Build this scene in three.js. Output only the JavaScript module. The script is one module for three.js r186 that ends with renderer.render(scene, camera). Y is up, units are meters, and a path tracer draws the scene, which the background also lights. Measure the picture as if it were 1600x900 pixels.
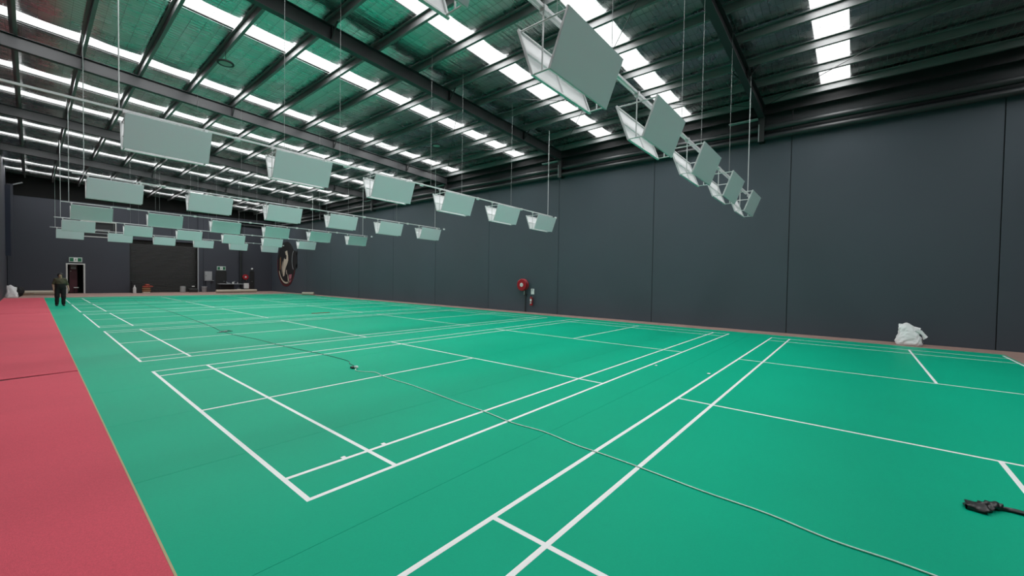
import * as THREE from 'three';
import { mergeGeometries } from 'three/addons/utils/BufferGeometryUtils.js';
import { RoundedBoxGeometry } from 'three/addons/geometries/RoundedBoxGeometry.js';
import { MarchingCubes } from 'three/addons/objects/MarchingCubes.js';
import { RectAreaLightUniformsLib } from 'three/addons/lights/RectAreaLightUniformsLib.js';

// ------------------------------------------------------------------ camera, sky, exposure
RectAreaLightUniformsLib.init();
const scene = new THREE.Scene();
scene.background = new THREE.Color(1.0, 1.0, 1.0);            // even overcast sky above the roof
const camera = new THREE.PerspectiveCamera(2 * Math.atan(450 / 634.16) * 180 / Math.PI, 16 / 9, 0.05, 300);
camera.position.set(-1.3139, 1.6939, 3.0777);
camera.rotation.order = 'YXZ';
camera.rotation.set(-0.0228, -0.8697, 0.0154);
const renderer = new THREE.WebGLRenderer({ antialias: true });
renderer.toneMapping = THREE.LinearToneMapping;
renderer.toneMappingExposure = 1.18;
renderer.shadowMap.enabled = true;
const SKY = 9.0;                                              // brightness of the daylight in the translucent roof sheets

// ------------------------------------------------------------------ the building's measures
const XL = -2.45, XR = 15.1, ZB = -44.0, ZF = 9.4;            // inner faces of the walls
const SLOPE = 0.053, EAVE = 7.95;
const roofY = (x) => EAVE + SLOPE * (XR - x);                 // underside of the roof sheeting
const TILT = -Math.atan(SLOPE);
const RAFTER_Z = [8.7, 0.5, -7.7, -15.9, -24.1, -32.3];
const PURLIN_X = Array.from({ length: 13 }, (_, k) => -1.6 + 1.36 * k);
const SKYLIGHT_Z = [7.3, 2.45, -2.15, -5.4, -10.15, -15.0, -19.45, -22.6, -27.6, -30.9, -38.5, -41.7];  // first strip is out of view, placed to light the near panels and wall
const SKYLIGHT_W = 0.72;
const ROW_Z = [0.573, -6.67, -13.92, -21.16, -28.4, -35.65];
const COURT_Z = [0, -7.244, -14.488, -21.732, -28.976];
const ORD = ['first', 'second', 'third', 'fourth', 'fifth', 'sixth', 'seventh', 'eighth', 'ninth', 'tenth', 'eleventh', 'twelfth', 'thirteenth', 'fourteenth'];

// daylight through the roof sheets: one area light the size of each strip, right under it
for (const z of SKYLIGHT_Z) {
  const l = new THREE.RectAreaLight(0xffffff, SKY, 17.2, SKYLIGHT_W);
  l.name = 'skylight_daylight';
  const x = XL + 0.05 + 8.6;
  l.position.set(x, roofY(x) - 0.012, z);
  l.quaternion.setFromAxisAngle(new THREE.Vector3(0, 0, 1), TILT).multiply(new THREE.Quaternion().setFromAxisAngle(new THREE.Vector3(1, 0, 0), -Math.PI / 2));
  scene.add(l);
}

// ------------------------------------------------------------------ helpers
let seed = 1234567;
const rnd = () => { seed = (seed * 1664525 + 1013904223) >>> 0; return seed / 4294967296; };
const rr = (a, b) => a + (b - a) * rnd();
const hash = (x, y, s) => { let h = (x * 374761393 + y * 668265263 + s * 2246822519) | 0; h = Math.imul(h ^ (h >>> 13), 1274126177); return ((h ^ (h >>> 16)) >>> 0) / 4294967296; };
function vnoise(x, y, px, py, s) {                            // value noise, tiling with periods px, py
  const xi = Math.floor(x), yi = Math.floor(y), fx = x - xi, fy = y - yi;
  const u = fx * fx * (3 - 2 * fx), v = fy * fy * (3 - 2 * fy);
  const m = (a, b) => ((a % b) + b) % b;
  const a = hash(m(xi, px), m(yi, py), s), b = hash(m(xi + 1, px), m(yi, py), s), c = hash(m(xi, px), m(yi + 1, py), s), d = hash(m(xi + 1, px), m(yi + 1, py), s);
  return a + (b - a) * u + (c - a) * v + (a - b - c + d) * u * v;
}
function texture(size, fn, metres, srgb) {                    // fn(u, v) -> [r, g, b] 0..1 with u, v in 0..1
  const d = new Uint8Array(size * size * 4);
  for (let j = 0; j < size; j++) for (let i = 0; i < size; i++) {
    const c = fn(i / size, j / size), k = (j * size + i) * 4;
    for (let q = 0; q < 3; q++) d[k + q] = Math.max(0, Math.min(255, Math.round(c[q] * 255)));
    d[k + 3] = 255;
  }
  const t = new THREE.DataTexture(d, size, size);
  t.wrapS = t.wrapT = THREE.RepeatWrapping; t.magFilter = THREE.LinearFilter; t.minFilter = THREE.LinearMipmapLinearFilter; t.generateMipmaps = true;
  const [mx, my] = Array.isArray(metres) ? metres : [metres, metres];
  t.repeat.set(1 / mx, 1 / my);
  if (srgb) t.colorSpace = THREE.SRGBColorSpace;
  t.needsUpdate = true;
  return t;
}
const grey = (f) => (u, v) => { const g = f(u, v); return [g, g, g]; };
const fbm = (u, v, n, s, oct = 4) => { let a = 0, w = 0.5, t = 0; for (let o = 0; o < oct; o++) { a += w * vnoise(u * n, v * n, n, n, s + o); t += w; n *= 2; w *= 0.5; } return a / t; };
const streak = (u, v, nu, nv, s) => 0.6 * vnoise(u * nu, v * nv, nu, nv, s) + 0.4 * vnoise(u * nu * 2, v * nv * 2, nu * 2, nv * 2, s + 7);

// uv in metres by the face's main direction
function boxUV(g, flip) {
  const p = g.attributes.position, n = g.attributes.normal, uv = new Float32Array(p.count * 2);
  for (let i = 0; i < p.count; i++) {
    const ax = Math.abs(n.getX(i)), ay = Math.abs(n.getY(i)), az = Math.abs(n.getZ(i));
    const a = ay >= ax && ay >= az ? [p.getX(i), p.getZ(i)] : ax >= az ? [p.getZ(i), p.getY(i)] : [p.getX(i), p.getY(i)];
    uv[i * 2] = a[0]; uv[i * 2 + 1] = a[1];
  }
  g.setAttribute('uv', new THREE.BufferAttribute(uv, 2));
  return g;
}
const box = (x0, x1, y0, y1, z0, z1) => boxUV(new THREE.BoxGeometry(x1 - x0, y1 - y0, z1 - z0).translate((x0 + x1) / 2, (y0 + y1) / 2, (z0 + z1) / 2));
const rbox = (x0, x1, y0, y1, z0, z1, r = 0.01) => boxUV(new RoundedBoxGeometry(x1 - x0, y1 - y0, z1 - z0, 2, r).translate((x0 + x1) / 2, (y0 + y1) / 2, (z0 + z1) / 2));
const V = (x, y, z) => new THREE.Vector3(x, y, z);
function bar(a, b, r, r2 = r, seg = 10) {                       // round bar between two points
  const d = b.clone().sub(a), g = new THREE.CylinderGeometry(r2, r, d.length(), seg);
  g.applyQuaternion(new THREE.Quaternion().setFromUnitVectors(V(0, 1, 0), d.clone().normalize()));
  return g.translate((a.x + b.x) / 2, (a.y + b.y) / 2, (a.z + b.z) / 2);
}
function sbar(a, b, w, h) {                                     // square bar between two points, h upright where possible
  const d = b.clone().sub(a), L = d.length(), g = new THREE.BoxGeometry(w, h, L), m = new THREE.Matrix4();
  const f = d.clone().normalize(), up = Math.abs(f.y) > 0.95 ? V(1, 0, 0) : V(0, 1, 0), s = up.clone().cross(f).normalize(), u = f.clone().cross(s);
  g.applyMatrix4(m.makeBasis(s, u, f)); g.translate((a.x + b.x) / 2, (a.y + b.y) / 2, (a.z + b.z) / 2);
  return boxUV(g);
}
const tube = (pts, r, seg, rad = 8, closed = false) => new THREE.TubeGeometry(new THREE.CatmullRomCurve3(pts, closed, 'centripetal'), seg ?? pts.length * 8, r, rad, closed);
const merge = (l) => { const a = l.map((g) => (g.index ? g.toNonIndexed() : g)); for (const g of a) { if (!g.attributes.uv) g.setAttribute('uv', new THREE.BufferAttribute(new Float32Array(g.attributes.position.count * 2), 2)); for (const k of Object.keys(g.attributes)) if (!['position', 'normal', 'uv'].includes(k)) g.deleteAttribute(k); } return mergeGeometries(a); };
const used = new Map();
function numbered(n) { const k = used.get(n) ?? 0; used.set(n, k + 1); return k ? `${n}_${String(k).padStart(3, '0')}` : n; }
function mesh(name, g, m, parent) {
  const o = new THREE.Mesh(Array.isArray(g) ? merge(g) : g, m);
  o.castShadow = o.receiveShadow = true;
  o.name = parent ? name : numbered(name);
  (parent ?? scene).add(o);
  return o;
}
function tag(o, label, category, group, kind) { o.userData.label = label; if (category) o.userData.category = category; if (group) o.userData.group = group; if (kind) o.userData.kind = kind; return o; }
function thing(name, label, category, pos = [0, 0, 0], turn = 0, group) {
  const o = new THREE.Group(); o.name = numbered(name); o.position.set(...pos); o.rotation.y = turn; scene.add(o);
  return tag(o, label, category, group);
}
function struct(name, label, category, g, m) {
  let o;
  if (g) o = mesh(name, g, m); else { o = new THREE.Group(); o.name = numbered(name); scene.add(o); }
  return tag(o, label, category, null, 'structure');
}
function copy(o, label, pos, turn) { const base = o.name.replace(/_\d{3}$/, ''), c = o.clone(); c.name = numbered(base); scene.add(c); c.userData = { ...o.userData, label }; if (pos) c.position.set(...pos); if (turn !== undefined) c.rotation.y = turn; return c; }

// ------------------------------------------------------------------ materials
const std = (o) => new THREE.MeshStandardMaterial(o);
const lin = (r, g, b) => new THREE.Color().setRGB(r, g, b);
const T = {
  foilBump: texture(1024, grey((u, v) => 0.45 * streak(u, v, 5, 40, 3) + 0.25 * fbm(u, v, 10, 11) + 0.3 * (1 - Math.abs(2 * fbm(u, v * 1, 9, 23) - 1)) * vnoise(u * 4, v * 4, 4, 4, 33)), [3.3, 2.7]),
  foilRough: texture(256, grey((u, v) => 0.4 + 0.6 * fbm(u, v, 6, 31)), [3.1, 2.2]),
  matColor: texture(512, (u, v) => { const a = fbm(u, v, 4, 41, 5), b = hash(Math.floor(u * 512), Math.floor(v * 512), 5), k = 0.86 + 0.1 * a + 0.04 * b; return [k, k, k]; }, 3.7),
  matBump: texture(256, grey((u, v) => hash(Math.floor(u * 256), Math.floor(v * 256), 9) * 0.5 + 0.5 * fbm(u, v, 32, 12, 2)), 0.32),
  carpet: texture(512, (u, v) => { const b = hash(Math.floor(u * 512), Math.floor(v * 512), 15), a = fbm(u, v, 5, 51, 5), k = 0.74 + 0.08 * a + 0.2 * b; return [k, k, k]; }, 2.6),
  carpetBump: texture(256, grey((u, v) => hash(Math.floor(u * 256), Math.floor(v * 256), 19)), 0.25),
  slab: texture(512, (u, v) => { const a = fbm(u, v, 5, 61, 6), b = hash(Math.floor(u * 512), Math.floor(v * 512), 25), k = 0.66 + 0.28 * a + 0.06 * b; return [k, k * (0.97 + 0.03 * a), k]; }, 2.9),
  wall: texture(512, (u, v) => { const a = fbm(u, v, 3, 71, 6), c = vnoise(u * 3, v * 3, 3, 3, 77), k = 0.86 + 0.14 * a; return [k * (0.98 + 0.03 * c), k, k * (1.01 - 0.03 * c)]; }, 5.3),
  wallBump: texture(256, grey((u, v) => 0.6 * fbm(u, v, 8, 81, 5) + 0.4 * hash(Math.floor(u * 256), Math.floor(v * 256), 29)), 0.9),
  steel: texture(256, (u, v) => { const a = streak(u, v, 3, 40, 91), b = fbm(u, v, 8, 95), k = 0.82 + 0.1 * a + 0.08 * b; return [k, k, k]; }, 1.1),
  sack: texture(256, grey((u, v) => 0.5 + 0.25 * Math.sin(u * 256 * Math.PI / 4) * Math.sin(v * 256 * Math.PI / 4) + 0.2 * fbm(u, v, 8, 99)), 0.2),
};
const M = {
  foil: std({ color: lin(0.58, 0.59, 0.59), metalness: 1, roughness: 0.4, roughnessMap: T.foilRough, bumpMap: T.foilBump, bumpScale: 0.014 }),
  wire: std({ color: lin(0.22, 0.23, 0.23), metalness: 0.6, roughness: 0.5 }),
  skylight: new THREE.MeshPhysicalMaterial({ color: lin(0.9, 0.9, 0.9), roughness: 0.9, transmission: 0.5, thickness: 0, emissive: lin(1, 1, 1), emissiveIntensity: 1.2, side: THREE.DoubleSide }),
  rafter: std({ color: lin(0.034, 0.035, 0.038), metalness: 0, roughness: 0.5, map: T.steel }),
  purlin: std({ color: lin(0.17, 0.173, 0.174), metalness: 0.1, roughness: 0.42, map: T.steel }),
  cleat: std({ color: lin(0.018, 0.018, 0.019), roughness: 0.6 }),
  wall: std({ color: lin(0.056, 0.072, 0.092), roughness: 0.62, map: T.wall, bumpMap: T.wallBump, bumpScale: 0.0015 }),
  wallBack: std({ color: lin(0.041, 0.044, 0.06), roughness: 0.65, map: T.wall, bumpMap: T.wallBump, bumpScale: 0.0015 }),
  void: std({ color: lin(0.004, 0.004, 0.004), roughness: 1 }),  // near-black: darkness of the open gap under the roof put into the colour
  joint: std({ color: lin(0.012, 0.012, 0.013), roughness: 0.9 }),
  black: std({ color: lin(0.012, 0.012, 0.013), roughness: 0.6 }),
  fascia: std({ color: lin(0.02, 0.024, 0.026), roughness: 0.7 }),
  pipe: std({ color: lin(0.022, 0.026, 0.028), roughness: 0.45, map: T.steel }),
  slab: std({ color: lin(0.42, 0.28, 0.235), roughness: 0.7, map: T.slab }),
  mat: new THREE.MeshPhysicalMaterial({ color: lin(0.0, 0.405, 0.24), roughness: 0.5, specularIntensity: 0.18, map: T.matColor, bumpMap: T.matBump, bumpScale: 0.0006 }),
  matEdge: std({ color: lin(0.42, 0.36, 0.2), roughness: 0.8 }),
  line: std({ color: lin(0.86, 0.86, 0.86), roughness: 0.5 }),
  carpet: std({ color: lin(0.70, 0.082, 0.125), roughness: 0.85, map: T.carpet, bumpMap: T.carpetBump, bumpScale: 0.0012 }),
  panel: std({ color: lin(0.76, 0.79, 0.84), roughness: 0.55 }),
  panelIn: std({ color: lin(0.84, 0.84, 0.85), roughness: 0.6 }),
  alu: std({ color: lin(0.62, 0.64, 0.64), metalness: 0.15, roughness: 0.42 }),
  white: std({ color: lin(0.78, 0.78, 0.78), roughness: 0.45 }),
  offwhite: std({ color: lin(0.55, 0.55, 0.54), roughness: 0.55 }),
  sack: std({ color: lin(0.88, 0.87, 0.89), roughness: 0.55, bumpMap: T.sack, bumpScale: 0.001 }),
  red: std({ color: lin(0.36, 0.008, 0.018), roughness: 0.35 }),
  darkred: std({ color: lin(0.09, 0.01, 0.014), roughness: 0.5 }),
  maroon: std({ color: lin(0.13, 0.03, 0.045), roughness: 0.5 }),
  green: std({ color: lin(0.008, 0.14, 0.06), roughness: 0.5 }),
  signFrame: std({ color: lin(0.45, 0.52, 0.49), roughness: 0.5 }),
  orange: std({ color: lin(0.3, 0.05, 0.03), roughness: 0.6 }),
  brown: std({ color: lin(0.24, 0.12, 0.06), roughness: 0.8 }),
  tan: std({ color: lin(0.46, 0.4, 0.32), roughness: 0.7 }),
  skin: std({ color: lin(0.42, 0.27, 0.19), roughness: 0.55 }),
  shirt: std({ color: lin(0.066, 0.062, 0.034), roughness: 0.85 }),
  cloth: std({ color: lin(0.007, 0.007, 0.008), roughness: 0.85 }),
  hair: std({ color: lin(0.01, 0.009, 0.008), roughness: 0.6 }),
  mint: std({ color: lin(0.68, 0.86, 0.76), roughness: 0.45 }),
  rubber: std({ color: lin(0.014, 0.014, 0.014), roughness: 0.42 }),
  strap: std({ color: lin(0.02, 0.02, 0.021), roughness: 0.36 }),
  galv: std({ color: lin(0.34, 0.35, 0.35), metalness: 0.1, roughness: 0.45 }),
  shutter: std({ color: lin(0.012, 0.0115, 0.0115), roughness: 0.4, side: THREE.DoubleSide }),
  boxGrey: std({ color: lin(0.33, 0.34, 0.36), roughness: 0.5 }),
  blueBlack: std({ color: lin(0.012, 0.016, 0.04), roughness: 0.5 }),
  glassDark: std({ color: lin(0.03, 0.03, 0.032), roughness: 0.15 }),
  cream: std({ color: lin(0.55, 0.48, 0.38), roughness: 0.7 }),
  pink: std({ color: lin(0.42, 0.14, 0.18), roughness: 0.7 }),
  diffuser: std({ color: lin(0.35, 0.38, 0.36), roughness: 0.5 }),
};

// ------------------------------------------------------------------ floor, mats and markings
struct('floor', 'bare brown concrete floor slab showing along the walls', 'floor', box(XL - 0.3, XR + 0.3, -0.25, 0, ZB - 3.2, ZF + 0.3), M.slab);

const MAT = { x0: -0.8, x1: 14.15, z0: -36.65, z1: 5.94, t: 0.006 };
{
  const mat = thing('sports_mat', 'green vinyl sports flooring covering most of the hall', 'flooring');
  mat.userData.kind = 'structure';
  const edges = [MAT.z1];
  for (let z = 0.54; z > MAT.z0 + 0.3; z -= 1.825) edges.push(z);
  edges.push(MAT.z0);
  const seamGeo = new Map();
  for (let i = 0; i + 1 < edges.length; i++)
    mesh('mat_strip', rbox(MAT.x0, MAT.x1, 0.0005, MAT.t, edges[i + 1] + 0.0012, edges[i] - 0.0012, 0.0012), M.mat, mat);
  mesh('mat_edge', box(MAT.x0 - 0.012, MAT.x0, 0.0005, MAT.t + 0.002, MAT.z0, MAT.z1), M.matEdge, mat);
}
function courtLines(label, z0, far, xTo, tabs) {          // z0: line nearest the camera's side on the court's local 0; court runs to -6.1
  const t = thing('court_marking', label, 'court lines', [0, MAT.t, z0], 0, 'painted badminton courts');
  const L = (x0, x1, a, b, h) => mesh('court_line', box(x0, x1, 0, h, -b, -a), M.line, t);
  const w = 0.04;
  const [a0, a1] = far;                                     // the stretch across that is marked
  for (const x of [0, 0.76, 4.68, 8.68, 12.6, 13.36]) L(x, x + w, a0, a1, 0.001);
  for (const a of [0, 0.46, 5.6, 6.06]) if (a >= a0 - 1e-6 && a + w <= a1 + 1e-6) L(0, 13.4, a, a + w, 0.0016);
  if (xTo) L(0, xTo, a0 - w, a0, 0.0016);
  for (const [x0, x1] of [[0, 4.72], [8.68, 13.4]]) L(x0, x1, 3.03, 3.07, 0.0016);
  if (tabs) for (const x of [0.53, 0.95]) L(x, x + w, 0.5, 0.54, 0.0016);
  return t;
}
courtLines('white lines of the nearest badminton court, cut off at the lower right', 1.1465 + 6.1, [1.39, 6.1], 13.9, false);
courtLines('white lines of the badminton court with its near corner at lower left centre', COURT_Z[0], [0, 6.1], 0, true);
courtLines('white lines of the third badminton court, crossed by the dark cord', COURT_Z[1], [0, 6.1], 0, false);
courtLines('white lines of the fourth badminton court counted from the camera', COURT_Z[2], [0, 6.1], 0, false);
courtLines('white lines of the fifth badminton court, beside the standing person', COURT_Z[3], [0, 6.1], 0, false);
courtLines('white lines of the farthest badminton court, before the roller shutter', COURT_Z[4], [0, 6.1], 0, false);

// red runners along the left wall; the gap between the first two opens towards the wall
function runner(label, zNear, zFarL, zFarR, zNearL) {
  const t = 0.012, x0 = XL + 0.02, x1 = MAT.x0 - 0.016, s = new THREE.Shape();
  s.moveTo(x0, -(zNearL ?? zNear)); s.lineTo(x1, -zNear); s.lineTo(x1, -zFarR); s.lineTo(x0, -zFarL); s.closePath();
  const g = new THREE.ExtrudeGeometry(s, { depth: t - 0.003, bevelEnabled: true, bevelThickness: 0.0015, bevelSize: 0.002, bevelSegments: 2 }).rotateX(-Math.PI / 2).translate(0, 0.0025, 0);
  return tag(mesh('red_runner', boxUV(g), M.carpet), label, 'carpet runner', 'red runners along the left wall');
}
runner('red carpet runner nearest the camera, in front of the dark seam', ZF - 0.4, -6.71, -6.98);
runner('long middle red carpet runner between the two cross seams', -7.045, -22.27, -22.02, -6.89);
runner('farthest red carpet runner, ending at the white bag', -22.11, -36.6, -36.6, -22.42);
for (const [a, b, l] of [[-6.65, -7.1, 'black strip in the nearer seam of the red runners'], [-21.9, -22.5, 'black strip in the farther seam of the red runners']])
  tag(mesh('seam_strip', box(XL + 0.02, MAT.x0 - 0.016, 0.0002, 0.0009, b, a), M.joint), l, 'strip');  // black strip on the floor, showing in the gaps between the runners

// ------------------------------------------------------------------ walls
function panelWall(name, label, along, from, to, joints, height, face, outward, mat) {
  const w = struct(name, label, 'wall');
  const e = [from, ...joints.filter((j) => j > Math.min(from, to) && j < Math.max(from, to)), to].sort((a, b) => a - b);
  const a = Math.min(from, to), b = Math.max(from, to), g = 0.011;
  const put = (u0, u1, y0, y1, d0, d1) => along === 'z' ? box(Math.min(face + d0 * outward, face + d1 * outward), Math.max(face + d0 * outward, face + d1 * outward), y0, y1, u0, u1) : box(u0, u1, y0, y1, Math.min(face + d0 * outward, face + d1 * outward), Math.max(face + d0 * outward, face + d1 * outward));
  mesh('dark_backing', put(a, b, 0, height, 0.03, 0.3), M.joint, w);
  for (let i = 0; i + 1 < e.length; i++) mesh('wall_panel', put(e[i] + (i ? g : 0), e[i + 1] - (i + 2 < e.length ? g : 0), 0, height, 0, 0.03), mat, w);
  return w;
}
const jointsR = Array.from({ length: 12 }, (_, k) => 5.962 - 4.617 * k);
const wallR = panelWall('wall_right', 'long charcoal concrete wall of tall panels with dark joints', 'z', ZB - 0.6, ZF, jointsR, 6.82, XR, 1, M.wall);
for (let i = 0; i < jointsR.length; i++) mesh('upper_panel', box(XR + 0.06, XR + 0.3, 6.82, EAVE + 0.1, Math.max(ZB - 0.6, jointsR[i] - 4.617) + 0.01, i ? jointsR[i] - 0.01 : ZF), M.fascia, wallR);
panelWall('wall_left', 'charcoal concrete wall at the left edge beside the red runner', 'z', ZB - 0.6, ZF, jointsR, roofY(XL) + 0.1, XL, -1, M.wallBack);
panelWall('wall_front', 'charcoal concrete wall behind the camera', 'x', XL, XR, [1.9, 6.3, 10.7], roofY(XL) + 0.1, ZF, 1, M.wall);

// back wall with its openings
const SH = { x0: 4.08, x1: 8.79, top: 4.55, z: ZB - 0.35 }, DR = { x0: 0.43, x1: 1.47, top: 2.38 }, WN = { x0: 1.3, x1: 3.22, y0: 4.6, y1: 5.76 };
{
  const w = struct('wall_back', 'far end wall of charcoal concrete around the roller shutter', 'wall');
  const zf = ZB, zb = ZB - 0.3, TOP = 7.3;
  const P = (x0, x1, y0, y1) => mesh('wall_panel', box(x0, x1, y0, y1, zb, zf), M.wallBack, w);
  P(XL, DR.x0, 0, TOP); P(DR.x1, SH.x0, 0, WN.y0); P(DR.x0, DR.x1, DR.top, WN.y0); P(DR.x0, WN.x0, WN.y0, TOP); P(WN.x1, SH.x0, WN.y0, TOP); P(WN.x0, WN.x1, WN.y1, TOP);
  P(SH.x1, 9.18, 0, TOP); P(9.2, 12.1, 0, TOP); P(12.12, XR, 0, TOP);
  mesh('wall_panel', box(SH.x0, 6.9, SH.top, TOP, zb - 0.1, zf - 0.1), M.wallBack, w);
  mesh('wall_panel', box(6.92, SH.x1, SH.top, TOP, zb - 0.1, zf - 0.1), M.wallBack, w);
  mesh('dark_backing', box(XL, XR, TOP, roofY(XL) + 0.1, zb - 0.05, zf - 0.05), M.void, w);  // near-black sheet standing in for the dark open gap above the concrete
  mesh('dark_backing', [box(XL - 0.3, DR.x0 - 0.6, 0, TOP, zb - 0.1, zb), box(SH.x1, XR + 0.3, 0, TOP, zb - 0.1, zb)], M.joint, w);
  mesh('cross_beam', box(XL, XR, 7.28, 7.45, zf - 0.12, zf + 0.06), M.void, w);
}
{
  const w = struct('window_1', 'interior upstairs window with pale frame in the far wall', 'window');
  const z = ZB, f = 0.07, { x0, x1, y0, y1 } = WN;
  for (const [a, b, c, d] of [[x0 - f, x1 + f, y0 - f, y0], [x0 - f, x1 + f, y1, y1 + f], [x0 - f, x0, y0, y1], [x1, x1 + f, y0, y1]]) mesh('window_frame', box(a, b, c, d, z - 0.1, z + 0.035), M.offwhite, w);
  mesh('pane', box(x0, x1, y0, y1, z - 0.14, z - 0.13), M.glassDark, w);
  for (const y of [4.85, 5.15]) mesh('blind_rail', box(x0 + 0.05, x1 - 0.3, y, y + 0.05, z - 0.12, z - 0.1), M.boxGrey, w);
}
{
  const d = struct('door_1', 'open doorway with grey frame and maroon door leaf in far wall', 'door');
  const f = 0.09, { x0, x1, top } = DR;
  for (const [a, b, c, e] of [[x0, x0 + f, 0, top], [x1 - f, x1, 0, top], [x0 + f, x1 - f, top - f, top]]) mesh('door_frame', box(a, b, c, e, ZB - 0.32, ZB + 0.04), M.offwhite, d);
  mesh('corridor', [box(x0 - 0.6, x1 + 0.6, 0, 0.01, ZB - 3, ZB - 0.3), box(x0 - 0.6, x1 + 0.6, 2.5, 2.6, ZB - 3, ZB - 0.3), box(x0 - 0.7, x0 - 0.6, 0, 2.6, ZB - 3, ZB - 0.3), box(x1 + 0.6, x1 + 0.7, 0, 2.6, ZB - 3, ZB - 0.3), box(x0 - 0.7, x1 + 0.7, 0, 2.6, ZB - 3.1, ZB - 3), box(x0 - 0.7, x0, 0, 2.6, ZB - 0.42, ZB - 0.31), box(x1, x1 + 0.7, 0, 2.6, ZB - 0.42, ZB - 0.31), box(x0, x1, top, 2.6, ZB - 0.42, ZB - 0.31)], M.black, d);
  const leaf = mesh('door_leaf', rbox(x0 + 0.22, x0 + 0.66, 0.02, top - 0.12, ZB - 1.05, ZB - 1.0, 0.006), M.maroon, d);
  mesh('notice', box(x0 + 0.3, x0 + 0.6, 1.93, 2.1, ZB - 1.0, ZB - 0.992), M.offwhite, leaf);
  mesh('notice', box(x0 + 0.28, x0 + 0.62, 2.16, 2.22, ZB - 1.0, ZB - 0.992), M.offwhite, leaf);
  mesh('notice', box(x0 + 0.26, x0 + 0.34, 1.74, 1.79, ZB - 1.0, ZB - 0.992), M.offwhite, leaf);
}
{
  const d = struct('door_2', 'black roller shutter door of horizontal slats in far wall', 'door');
  const s = [], n = 38, h = SH.top / n;                     // curved slats, too fine to tell apart
  const prof = [[0, 0], [0.035, 0.2], [0.05, 0.5], [0.035, 0.8], [0, 1]];
  for (let i = 0; i < n; i++) for (let k = 0; k < 4; k++) {
    const [d0, v0] = prof[k], [d1, v1] = prof[k + 1], y0 = (i + v0) * h, y1 = (i + v1) * h, z0 = SH.z + d0, z1 = SH.z + d1, g = new THREE.BufferGeometry();
    g.setAttribute('position', new THREE.Float32BufferAttribute([SH.x0, y0, z0, SH.x1, y0, z0, SH.x1, y1, z1, SH.x0, y0, z0, SH.x1, y1, z1, SH.x0, y1, z1], 3));
    g.computeVertexNormals(); s.push(g);
  }
  const c = mesh('slat_curtain', s, M.shutter, d); c.userData.kind = 'stuff';
  mesh('bottom_bar', rbox(SH.x0, SH.x1, 0, 0.09, SH.z - 0.03, SH.z + 0.05, 0.01), M.black, d);
  mesh('side_guide', box(SH.x1 - 0.05, SH.x1 + 0.03, 0, SH.top, ZB - 0.02, ZB + 0.02), M.boxGrey, d);
  mesh('side_guide', box(SH.x0, SH.x0 + 0.06, 0, SH.top, ZB - 0.35, ZB - 0.02), M.black, d);
  mesh('backing', box(SH.x0 - 0.3, SH.x1 + 0.3, 0, SH.top + 0.3, SH.z - 0.12, SH.z - 0.06), M.black, d);
}
function doorLeaf(name, label, x0, x1, top) {
  const d = struct(name, label, 'door');
  mesh('door_leaf', rbox(x0, x1, 0.01, top, ZB + 0.002, ZB + 0.045, 0.008), M.black, d);
  for (const [a, b] of [[x0 - 0.05, x0], [x1, x1 + 0.05]]) mesh('door_frame', box(a, b, 0, top + 0.05, ZB + 0.002, ZB + 0.06), M.cleat, d);
  mesh('door_frame', box(x0, x1, top, top + 0.05, ZB + 0.002, ZB + 0.06), M.cleat, d);
  mesh('door_handle', bar(V(x1 - 0.1, 1.0, ZB + 0.07), V(x1 - 0.22, 1.0, ZB + 0.07), 0.012), M.galv, d);
}
doorLeaf('door_3', 'black door behind the work table in far wall', 10.2, 10.98, 1.96);
doorLeaf('door_4', 'narrow black door near the far right corner', 13.08, 13.38, 1.98);

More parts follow.
